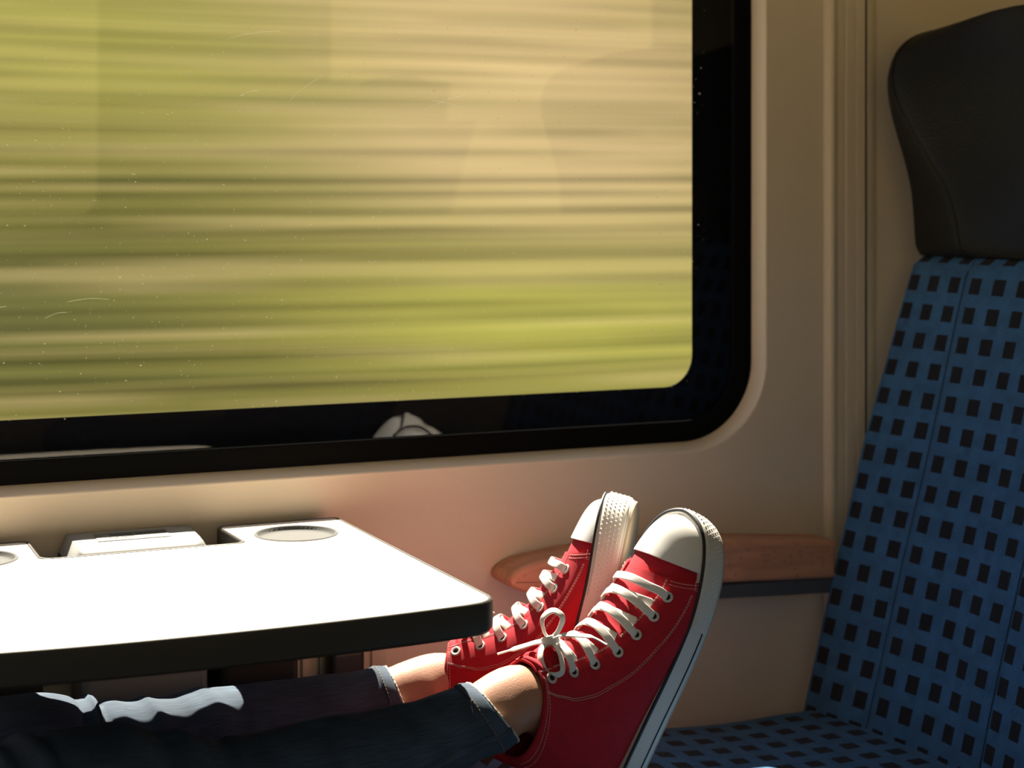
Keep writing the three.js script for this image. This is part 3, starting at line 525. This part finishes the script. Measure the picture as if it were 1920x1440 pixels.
  for (const L of bow.ends) mesh('lace_end', ribbon(L.map(([x, y, z]) => KB.clone().add(q(x, y, z))), () => kn.clone().add(V3(0, 0, 0.4)), 0.0066, 0.0017, 30, (t) => (t > 0.68 ? lerp(1, 0.38, smooth(0.68, 0.78, t)) : 1)), M.lace, g);
  return root;
}
const bowNear = {
  loops: [[[0, 0, 0], [0.006, 0.006, -0.006], [0.016, 0.012, -0.007], [0.026, 0.010, 0.000], [0.024, 0.003, 0.007], [0.012, 0.000, 0.006], [0.001, 0.001, 0.002]], [[0, 0, 0.002], [-0.008, 0.008, 0.003], [-0.019, 0.011, 0.010], [-0.028, 0.005, 0.019], [-0.022, -0.003, 0.027], [-0.009, -0.003, 0.018], [0, 0, 0.004]]],
  ends: [[[0, 0, 0], [-0.006, 0.008, -0.006], [-0.014, 0.014, -0.014], [-0.022, 0.020, -0.022], [-0.030, 0.026, -0.030]], [[0, 0, 0.002], [0.008, 0.002, 0.012], [0.014, -0.004, 0.026], [0.018, -0.010, 0.040], [0.017, -0.016, 0.054]]],
};
const bowFar = {
  loops: [[[0, 0, 0], [-0.004, 0.008, -0.006], [0.004, 0.014, -0.016], [0.014, 0.008, -0.022], [0.012, 0.000, -0.014], [0.002, 0, -0.002]], [[0, 0, 0.002], [-0.008, 0.004, 0.006], [-0.020, 0.004, 0.010], [-0.024, 0.008, 0.004], [-0.012, 0.008, 0.000], [0, 0, 0]]],
  ends: [[[0, 0, 0], [0.010, 0.004, -0.010], [0.016, -0.004, -0.024], [0.014, -0.014, -0.036]], [[0, 0, 0], [-0.004, 0.006, 0.010], [0.004, 0.004, 0.018], [0.008, -0.004, 0.028]]],
};
makeSneaker('sneaker', 'red canvas high-top sneaker nearer the camera, bow and toe cap in full view', V3(0.438483, 0.898426, -0.023754), V3(-0.863265, 0.428380, 0.266951), V3(0.7841, 0.4671, 0.3643), 1.0182, 1, bowNear);
makeSneaker('sneaker', 'red canvas high-top sneaker nearer the wall, partly behind the table corner', V3(0.299360, 0.953519, -0.034426), V3(-0.777725, 0.222950, -0.587739), V3(0.8021, 0.4579, 0.2756), 1.0157, -1, bowFar);
// ------------------------------------------------------------------ sitting person, legs stretched onto the opposite seat
function smin(a, b, k) { const h = Math.max(k - Math.abs(a - b), 0) / k; return Math.min(a, b) - h * h * k * 0.25; }
function capsule(p, a, b, ra, rb) { const ab = b.clone().sub(a), t = clamp(p.clone().sub(a).dot(ab) / ab.lengthSq(), 0, 1); return p.distanceTo(a.clone().addScaledVector(ab, t)) - lerp(ra, rb, t); }
function march(center, half, res, sdf) {
  const mc = new MarchingCubes(res, new THREE.MeshBasicMaterial(), false, false, 200000); mc.isolation = 0;
  const hs = res / 2; let o = 0; const p = V3(0, 0, 0);
  for (let k = 0; k < res; k++) for (let j = 0; j < res; j++) for (let i = 0; i < res; i++, o++) { p.set(center.x + (i - hs) / hs * half, center.y + (j - hs) / hs * half, center.z + (k - hs) / hs * half); mc.field[o] = -sdf(p); }
  mc.update();
  const n = mc.count, g = new THREE.BufferGeometry(), pos = mc.positionArray.slice(0, n * 3);
  for (let i = 0; i < n; i++) { pos[i * 3] = center.x + pos[i * 3] * half; pos[i * 3 + 1] = center.y + pos[i * 3 + 1] * half; pos[i * 3 + 2] = center.z + pos[i * 3 + 2] * half; }
  g.setAttribute('position', new THREE.Float32BufferAttribute(pos, 3)); 
  const m = mergeVertices(g, 1e-5); m.computeVertexNormals(); m.setAttribute('uv', new THREE.Float32BufferAttribute(new Float32Array(m.attributes.position.count * 2).map((_, i) => (i % 2 ? m.attributes.position.getY(i >> 1) : m.attributes.position.getX(i >> 1) + m.attributes.position.getZ(i >> 1))), 2));
  return m;
}
const person = thing('person', 'person in dark rolled jeans with legs stretched under the table', 'person', [0, 0, 0]);
const LEGN = [[0.745, 0.566, 0.392, 0.026], [0.712, 0.600, 0.400, 0.0290], [0.688, 0.6095, 0.403, 0.0318], [0.655, 0.5985, 0.406, 0.0315], [0.612, 0.5882, 0.405, 0.0350], [0.57, 0.5784, 0.405, 0.0390], [0.51, 0.5715, 0.404, 0.0435], [0.45, 0.5625, 0.404, 0.0480], [0.411, 0.5570, 0.404, 0.0515], [0.349, 0.5622, 0.404, 0.0585], [0.304, 0.5680, 0.404, 0.0640], [0.264, 0.5626, 0.404, 0.0680], [0.20, 0.549, 0.404, 0.073], [0.08, 0.538, 0.402, 0.080], [-0.06, 0.537, 0.400, 0.086], [-0.20, 0.540, 0.398, 0.090]];
const LEGF = [[0.755, 0.545, 0.216, 0.026], [0.728, 0.560, 0.199, 0.0290], [0.7000, 0.5690, 0.187, 0.0322], [0.658, 0.5600, 0.182, 0.0325], [0.62, 0.5555, 0.178, 0.0355], [0.56, 0.5500, 0.175, 0.0395], [0.50, 0.5455, 0.174, 0.0435], [0.44, 0.5410, 0.176, 0.0470], [0.40, 0.5365, 0.177, 0.0495], [0.36, 0.5335, 0.178, 0.0530], [0.325, 0.5355, 0.179, 0.0575], [0.285, 0.5410, 0.181, 0.0620], [0.24, 0.5365, 0.184, 0.0655], [0.16, 0.535, 0.195, 0.072], [0.05, 0.535, 0.215, 0.080], [-0.07, 0.536, 0.238, 0.086], [-0.20, 0.540, 0.255, 0.090]];
function legCurve(T) { const c = new THREE.CatmullRomCurve3(T.map((r) => V3(r[0], r[1], r[2])), false, 'centripetal'), n = T.length - 1; return (x) => { // by x
  let lo = 0, hi = 1; for (let i = 0; i < 40; i++) { const m = (lo + hi) / 2; if (c.getPoint(m).x > x) lo = m; else hi = m; } const t = (lo + hi) / 2, k = t * n, i = Math.min(n - 1, Math.floor(k)), f = k - i; const sm = f * f * (3 - 2 * f); return { p: c.getPoint(t), tg: c.getTangent(t), r: lerp(T[i][3], T[i + 1][3], sm * 0.5 + f * 0.5) }; }; }
const legN = legCurve(LEGN), legF = legCurve(LEGF);
function legRow(f, x, scale, disp, n = 72, tilt = 0) { // ring of the leg at x; angle 0 up, 90 towards the aisle
  const row = []; for (let j = 0; j < n; j++) { const a = j / n * 2 * Math.PI, q = f(x + tilt * Math.cos(a)), side = V3(0, 1, 0).cross(q.tg).normalize().multiplyScalar(-1), up = q.tg.clone().cross(side).normalize(); if (up.y < 0) up.negate(); if (side.z < 0) side.negate(); const r = q.r * scale + (disp ? disp(q.p.x, a) : 0); row.push(q.p.clone().addScaledVector(up, r * Math.cos(a)).addScaledVector(side, r * 1.06 * Math.sin(a))); } return row;
}
function skinLeg(f, x0, x1, bone) { const rows = []; for (let i = 0; i <= 44; i++) { const x = lerp(x0, x1, i / 44); rows.push(legRow(f, x, lerp(0.95, 0.80, smooth(x0 - 0.070, x0 - 0.115, x)), (xx, a) => 0.0022 * Math.cos(a) ** 8 * (Math.cos(a) > 0 ? 1 : -1.2) + bone * Math.exp(-(((xx - x0 + 0.05) / 0.012) ** 2)) * (Math.exp(-(((a - Math.PI / 2) / 0.5) ** 2)) + Math.exp(-(((a - Math.PI * 1.5) / 0.5) ** 2))) + 0.0004 * noise3(xx * 60, a * 2, 3), 48)); } return grid(rows, { close: true, flip: true }); }
function jeansLeg(f, xEnd, xHip, folds, seed, tilt) {
  const disp = (x, a) => { let d = 0.0014 * noise3(x * 26, a * 1.3, seed) * smooth(xEnd, xEnd - 0.05, x) + 0.0022 * noise3(x * 9, a * 0.9 + 4, seed + 1); for (const [fx, amp, w, tl, ph] of folds) { const da = Math.atan2(Math.sin(a - ph), Math.cos(a - ph)); d += 1.1 * amp * Math.exp(-(((x - fx - tl * da) / w) ** 2)) * (0.25 + 0.75 * Math.exp(-((da / 1.5) ** 2))); } return d; };
  const rows = [], N = 210, put = (x, add, tw = tilt) => rows.push(legRow(f, x, 1, (xx, a) => disp(xx, a) + add, 84, tw));
  put(xEnd - 0.030, -0.0016); put(xEnd - 0.002, -0.0016); put(xEnd, -0.0009); put(xEnd + 0.0003, 0.0002); put(xEnd - 0.0006, 0.0012);
  for (const [d, o] of [[0.003, 0.0016], [0.008, 0.0017], [0.0125, 0.0016], [0.0140, 0.0008], [0.0150, 0.0003]]) put(xEnd - d, o);
  for (let i = 1; i <= N; i++) put(lerp(xEnd - 0.016, xHip, (i / N) ** 1.15), 0.0004 * Math.exp(-i / 6), tilt * Math.max(0, 1 - i / 40));
  return { geo: grid(rows, { close: true, flip: true }), at: (x, a, o, tw = tilt) => { const q = f(x + tw * Math.cos(a)), side = V3(0, 1, 0).cross(q.tg).normalize(), up = q.tg.clone().cross(side).normalize(); if (up.y < 0) up.negate(); if (side.z < 0) side.negate(); const r = q.r + disp(q.p.x, a) + o; return q.p.clone().addScaledVector(up, r * Math.cos(a)).addScaledVector(side, r * 1.06 * Math.sin(a)); } };
}
{
  const foldsN = [[0.650, 0.0018, 0.006, 0.004, 1.2], [0.635, 0.0016, 0.006, -0.008, 1.7], [0.643, -0.0016, 0.004, -0.004, 1.5], [0.610, -0.0012, 0.010, 0.010, 0.8], [0.379, 0.0045, 0.010, 0.012, 0.5], [0.358, -0.0022, 0.006, 0.012, 0.8], [0.336, 0.0035, 0.010, 0.016, 0.9], [0.401, 0.0030, 0.007, 0.010, 1.0], [0.421, -0.0024, 0.007, 0.008, 0.9], [0.443, 0.0024, 0.008, 0.010, 1.0], [0.279, -0.0040, 0.006, 0.010, 0.6], [0.266, 0.0050, 0.007, 0.012, 0.6], [0.253, -0.0032, 0.004, 0.012, 0.7], [0.242, 0.0044, 0.006, 0.010, 0.7], [0.230, -0.0032, 0.004, 0.010, 0.7], [0.218, 0.0044, 0.006, 0.010, 0.7], [0.205, -0.0028, 0.004, 0.01, 0.7], [0.19, 0.004, 0.008, 0.01, 0.8], [0.16, 0.003, 0.010, 0.01, 0.8]];
  const foldsF = [[0.341, 0.0062, 0.0032, 0.003, 0.3], [0.350, -0.0030, 0.005, 0.003, 0.3], [0.372, 0.0015, 0.010, 0.006, 0.3], [0.405, 0.0026, 0.007, 0.006, 0.2], [0.43, -0.0014, 0.009, 0.006, 0.2], [0.325, -0.0024, 0.006, 0.004, 0.4], [0.64, 0.0012, 0.007, 0.005, 1.0], [0.27, 0.0016, 0.012, 0.01, 0.6], [0.46, 0.0016, 0.009, 0.006, 0.2]];
  const jn = jeansLeg(legN, 0.661, -0.21, foldsN, 41, -0.0095), jf = jeansLeg(legF, 0.653, -0.21, foldsF, 57, -0.006);
  const hip = march(V3(-0.20, 0.60, 0.325), 0.30, 56, (p) => { let d = capsule(p, V3(-0.20, 0.555, 0.265), V3(-0.20, 0.555, 0.390), 0.100, 0.100); d = smin(d, capsule(p, V3(-0.235, 0.60, 0.29), V3(-0.235, 0.60, 0.365), 0.105, 0.105), 0.06); d = smin(d, capsule(p, V3(-0.20, 0.54, 0.255), V3(-0.10, 0.537, 0.25), 0.090, 0.087), 0.04); d = smin(d, capsule(p, V3(-0.20, 0.54, 0.398), V3(-0.10, 0.537, 0.406), 0.090, 0.087), 0.04); return Math.max(d, p.y - 0.70); });
  const jeans = mesh('jeans', merge([jn.geo, jf.geo, hip]), M.denim, person); jeans.userData.label = 'dark blue denim jeans with frayed cuffs';
  for (const [J, xe, a0] of [[jn, 0.661, 1.75], [jf, 0.653, 1.45]]) {
    const fr = []; for (let j = 0; j < 120; j++) { const a = j / 120 * 2 * Math.PI; fr.push(J.at(xe + 0.0002 + 0.0006 * hash(j, xe * 1000, 3), a, 0.0001 + 0.0006 * hash(j, 7, 4))); }
    mesh('frayed_hem', tube(fr, 0.0013, 240, true, 6), M.denimPale, jeans).userData.label = 'pale frayed hem edge';
    const st = []; for (let j = 0; j < 60; j++) { const a = j / 60 * 2 * Math.PI, p = J.at(xe - 0.0118, a, 0.0018), q = J.at(xe - 0.0118, a + 0.062, 0.0018), m = p.clone().add(q).multiplyScalar(0.5), c = new THREE.CapsuleGeometry(0.00042, p.distanceTo(q) * 0.8, 2, 5); c.applyQuaternion(new THREE.Quaternion().setFromUnitVectors(V3(0, 1, 0), q.sub(p).normalize())); c.translate(m.x, m.y, m.z); st.push(c); }
    mesh('hem_stitching', merge(st), M.denimThread, jeans).userData.kind = 'stuff';
    const seam = [], N = 90; for (let i = 0; i <= N; i++) { const x = lerp(xe + 0.0002, 0.15, i / N); seam.push(J.at(x, a0 + 0.12 * Math.sin(i * 0.05), 0.0006 + (i < 4 ? 0.001 : 0))); }
    mesh('side_seam', ribbon(seam, (t, p) => p.clone().sub(V3(p.x, p.y - 0.02, p.z - 0.05)).normalize(), 0.0065, 0.0034, 150), M.denim, jeans);
  }
  // skin: both lower legs, hands and head belong to one body
  const SK = [skinLeg(legN, 0.722, 0.53, 0.004), skinLeg(legF, 0.738, 0.54, 0.004)];
  const fist = (sx, cz) => march(V3(sx, 0.652, cz), 0.085, 48, (p) => { let d = capsule(p, V3(sx - 0.075, 0.668, cz), V3(sx - 0.03, 0.660, cz), 0.026, 0.026); d = smin(d, capsule(p, V3(sx - 0.02, 0.655, cz - 0.018), V3(sx - 0.02, 0.655, cz + 0.018), 0.020, 0.020), 0.02); for (let i = 0; i < 4; i++) { const z = cz - 0.030 + i * 0.020, l = [0.052, 0.060, 0.056, 0.044][i]; d = smin(d, Math.min(capsule(p, V3(sx, 0.655, z), V3(sx + l * 0.55, 0.652, z), 0.0095, 0.009), capsule(p, V3(sx + l * 0.55, 0.652, z), V3(sx + l, 0.634, z), 0.009, 0.008)), 0.006); } return smin(d, capsule(p, V3(sx - 0.02, 0.655, cz + 0.03 * (cz > 0.33 ? -1 : 1)), V3(sx + 0.022, 0.648, cz + 0.046 * (cz > 0.33 ? -1 : 1)), 0.011, 0.009), 0.008); });
  SK.push(fist(0.02, 0.42), fist(0.01, 0.235));
  const hd = V3(-0.375, 1.20, 0.325);
  SK.push(march(V3(-0.37, 1.16, 0.325), 0.20, 64, (p) => { const q = p.clone().sub(hd); let d = (Math.sqrt((q.x / 0.098) ** 2 + ((q.y - 0.015) / 0.108) ** 2 + (q.z / 0.078) ** 2) - 1) * 0.085; d = smin(d, capsule(p, V3(-0.335, 1.125, 0.325), V3(-0.315, 1.110, 0.325), 0.045, 0.030), 0.05); d = smin(d, capsule(p, V3(-0.288, 1.205, 0.325), V3(-0.270, 1.172, 0.325), 0.008, 0.012), 0.014); for (const s of [-1, 1]) { d = smin(d, capsule(p, V3(-0.385, 1.205, 0.325 + s * 0.080), V3(-0.392, 1.175, 0.325 + s * 0.078), 0.014, 0.010), 0.008); const e = capsule(p, V3(-0.281, 1.212, 0.325 + s * 0.032), V3(-0.281, 1.212, 0.325 + s * 0.038), 0.010, 0.010); d = Math.max(d, -e + 0.002); } d = smin(d, capsule(p, V3(-0.284, 1.142, 0.310), V3(-0.284, 1.142, 0.340), 0.008, 0.008), 0.010); return smin(d, capsule(p, V3(-0.375, 1.12, 0.325), V3(-0.36, 1.00, 0.325), 0.050, 0.056), 0.04); }));
  mesh('body', merge(SK), M.skin, person).userData.label = 'bare skin with ankles showing';
  const hair = march(V3(-0.40, 1.20, 0.325), 0.20, 56, (p) => { const q = p.clone().sub(hd); const o = (Math.sqrt(((q.x + 0.012) / 0.110) ** 2 + ((q.y - 0.022) / 0.118) ** 2 + (q.z / 0.088) ** 2) - 1) * 0.095; return Math.max(o, q.x - 0.055 + Math.max(0, 0.06 - q.y) * 0.9, -q.y - 0.10); });
  mesh('hair', hair, mat(0.05, 0.03, 0.018, 0.7), person);
  const sw = march(V3(-0.22, 0.86, 0.325), 0.36, 72, (p) => { let d = capsule(p, V3(-0.225, 0.66, 0.285), V3(-0.225, 0.66, 0.365), 0.108, 0.108); d = smin(d, capsule(p, V3(-0.30, 0.88, 0.27), V3(-0.30, 0.88, 0.38), 0.112, 0.112), 0.10); d = smin(d, capsule(p, V3(-0.335, 1.00, 0.20), V3(-0.335, 1.00, 0.45), 0.058, 0.058), 0.06); for (const s of [-1, 1]) { const e = V3(-0.22, 0.73, 0.325 + s * 0.215); d = smin(d, capsule(p, V3(-0.335, 0.99, 0.325 + s * 0.155), e, 0.055, 0.046), 0.03); d = smin(d, capsule(p, e, V3(-0.035, 0.672, s > 0 ? 0.42 : 0.235), 0.046, 0.034), 0.02); } return d; });
  const top = mesh('sweater', sw, mat(0.05, 0.055, 0.06, 0.95), person); top.userData.label = 'dark grey sweater';
}
// ------------------------------------------------------------------ meadow bank beside the track
{
  const R = rng(5), prof = (z) => (z > -3.2 ? -0.9 : -0.9 + 0.34 * (-3.2 - z) + 0.006 * (-3.2 - z) ** 2);
  const lin = (r, g, b) => [r, g, b].map((v) => { v /= 255; return v <= 0.04045 ? v / 12.92 : ((v + 0.055) / 1.055) ** 2.4; });
  const BASE = lin(166, 157, 84), STRAW = lin(232, 204, 146), OLIVE = lin(116, 112, 58), FRESH = lin(200, 196, 92), DRY = lin(196, 170, 118), DARK = lin(92, 98, 58);
  const K = 0.23, WARM = [1, 0.95, 0.86]; // bounce the vegetation sends back
  const patch = (x, z, cx, cz, rx, rz) => Math.exp(-(((x - cx) / rx) ** 2) - ((z - cz) / rz) ** 2);
  const mix = (a, b, t) => a.map((v, i) => lerp(v, b[i], clamp(t, 0, 1)));
  const strips = 260, rows = [], cols = [], xs = []; for (let i = 0; i <= 150; i++) xs.push(-26 + 70 * i / 150);
  let z = -3.4;
  for (let k = 0; k < strips && z > -24; k++) {
    const wd = 0.035 + 0.06 * R() + 0.002 * k * R(), ht = 0.008 + 0.02 * R(), tint = [R() - 0.5, R() - 0.5, R() - 0.5];
    const rowAt = (zz, dy) => rows.push(xs.map((x) => V3(x, prof(zz) + dy * (1 + 0.5 * noise3(x * 0.8, k * 3.1, 1)) + 0.02 * noise3(x * 0.3, zz, 7), zz + 0.05 * noise3(x * 0.12, k * 0.2, 3))));
    const colAt = (sh) => cols.push(xs.map((x) => {
      const n = noise3(x * 0.32 + k * 7.7, k * 0.9, 11), n2 = noise3(x * 0.9 + k * 3.3, k * 2.3, 13);
      let c = mix(BASE, STRAW, 1.1 * patch(x, z, 6.3, -11.2, 2.3, 2.8) + 0.8 * patch(x, z, 4.7, -8.9, 1.5, 1.0)); c = mix(c, DRY, 0.5 * patch(x, z, 7.5, -10.5, 1.4, 3));
      c = mix(c, OLIVE, 0.95 * patch(x, z, 1.9, -8.1, 1.5, 1.3)); c = mix(c, DARK, 0.8 * patch(x, z, 1.2, -6.9, 1.1, 0.8)); c = mix(c, FRESH, 0.5 * patch(x, z, 2.6, -11.2, 1.5, 2.0)); c = mix(c, OLIVE, 0.6 * patch(x, z, 2.2, -6.3, 1.6, 0.8)); c = mix(c, FRESH, 0.85 * patch(x, z, 4.1, -6.7, 1.2, 0.6));
      c = mix(c, tint[0] > 0 ? DRY : OLIVE, Math.abs(tint[0]) * 0.6 * (0.6 + 0.6 * n)); c = mix(c, tint[1] > 0.25 ? STRAW : DARK, (Math.abs(tint[1]) > 0.25 ? 0.28 : 0.08) * smooth(-0.2, 0.6, n2));
      return c.map((v) => v * K * (1 + 0.13 * tint[2] + 0.10 * n)).map((v, i) => v / WARM[i]);
    }));
    rowAt(z, 0); colAt(); rowAt(z - wd * 0.3, ht); colAt(); rowAt(z - wd * 0.7, ht * 0.9); colAt();
    z -= wd;
  }
  const g = grid(rows, { colors: cols, flip: false });
  const m = mesh('grass_bank', g, new THREE.MeshPhysicalMaterial({ vertexColors: true, roughness: 1, specularIntensity: 0, side: THREE.DoubleSide }), scene);
  m.userData = { kind: 'stuff', label: 'sunny meadow bank of green and straw grass rows outside the window', category: 'grass' };
  // meadow slope on the other side of the track, seen only as a reflection in the pane
  const r2 = [], c2 = [], x2 = []; for (let i = 0; i <= 60; i++) x2.push(-30 + i);
  for (let k = 0; k <= 60; k++) { const zz = 5 + k * 0.7, y = -0.9 + 0.30 * (zz - 5); r2.push(x2.map((x) => V3(x, y + 0.15 * noise3(x * 0.7, k * 0.6, 3), zz))); c2.push(x2.map((x) => mix(BASE, STRAW, 0.5 + 0.5 * noise3(x * 0.2, k * 0.35, 8)).map((v) => v * 0.3))); }
  const m2 = mesh('grass_slope', grid(r2, { colors: c2, flip: true }), new THREE.MeshPhysicalMaterial({ vertexColors: true, roughness: 1, specularIntensity: 0, side: THREE.DoubleSide }), scene);
  m2.userData = { kind: 'stuff', label: 'straw coloured meadow slope across the track', category: 'grass' };
  const f = mesh('ground', box(-60, 80, -1.2, -0.93, -60, 40), mat(0.16, 0.15, 0.07, 1), scene); structure(f, 'flat green ground around the track');
}
renderer.render(scene, camera);
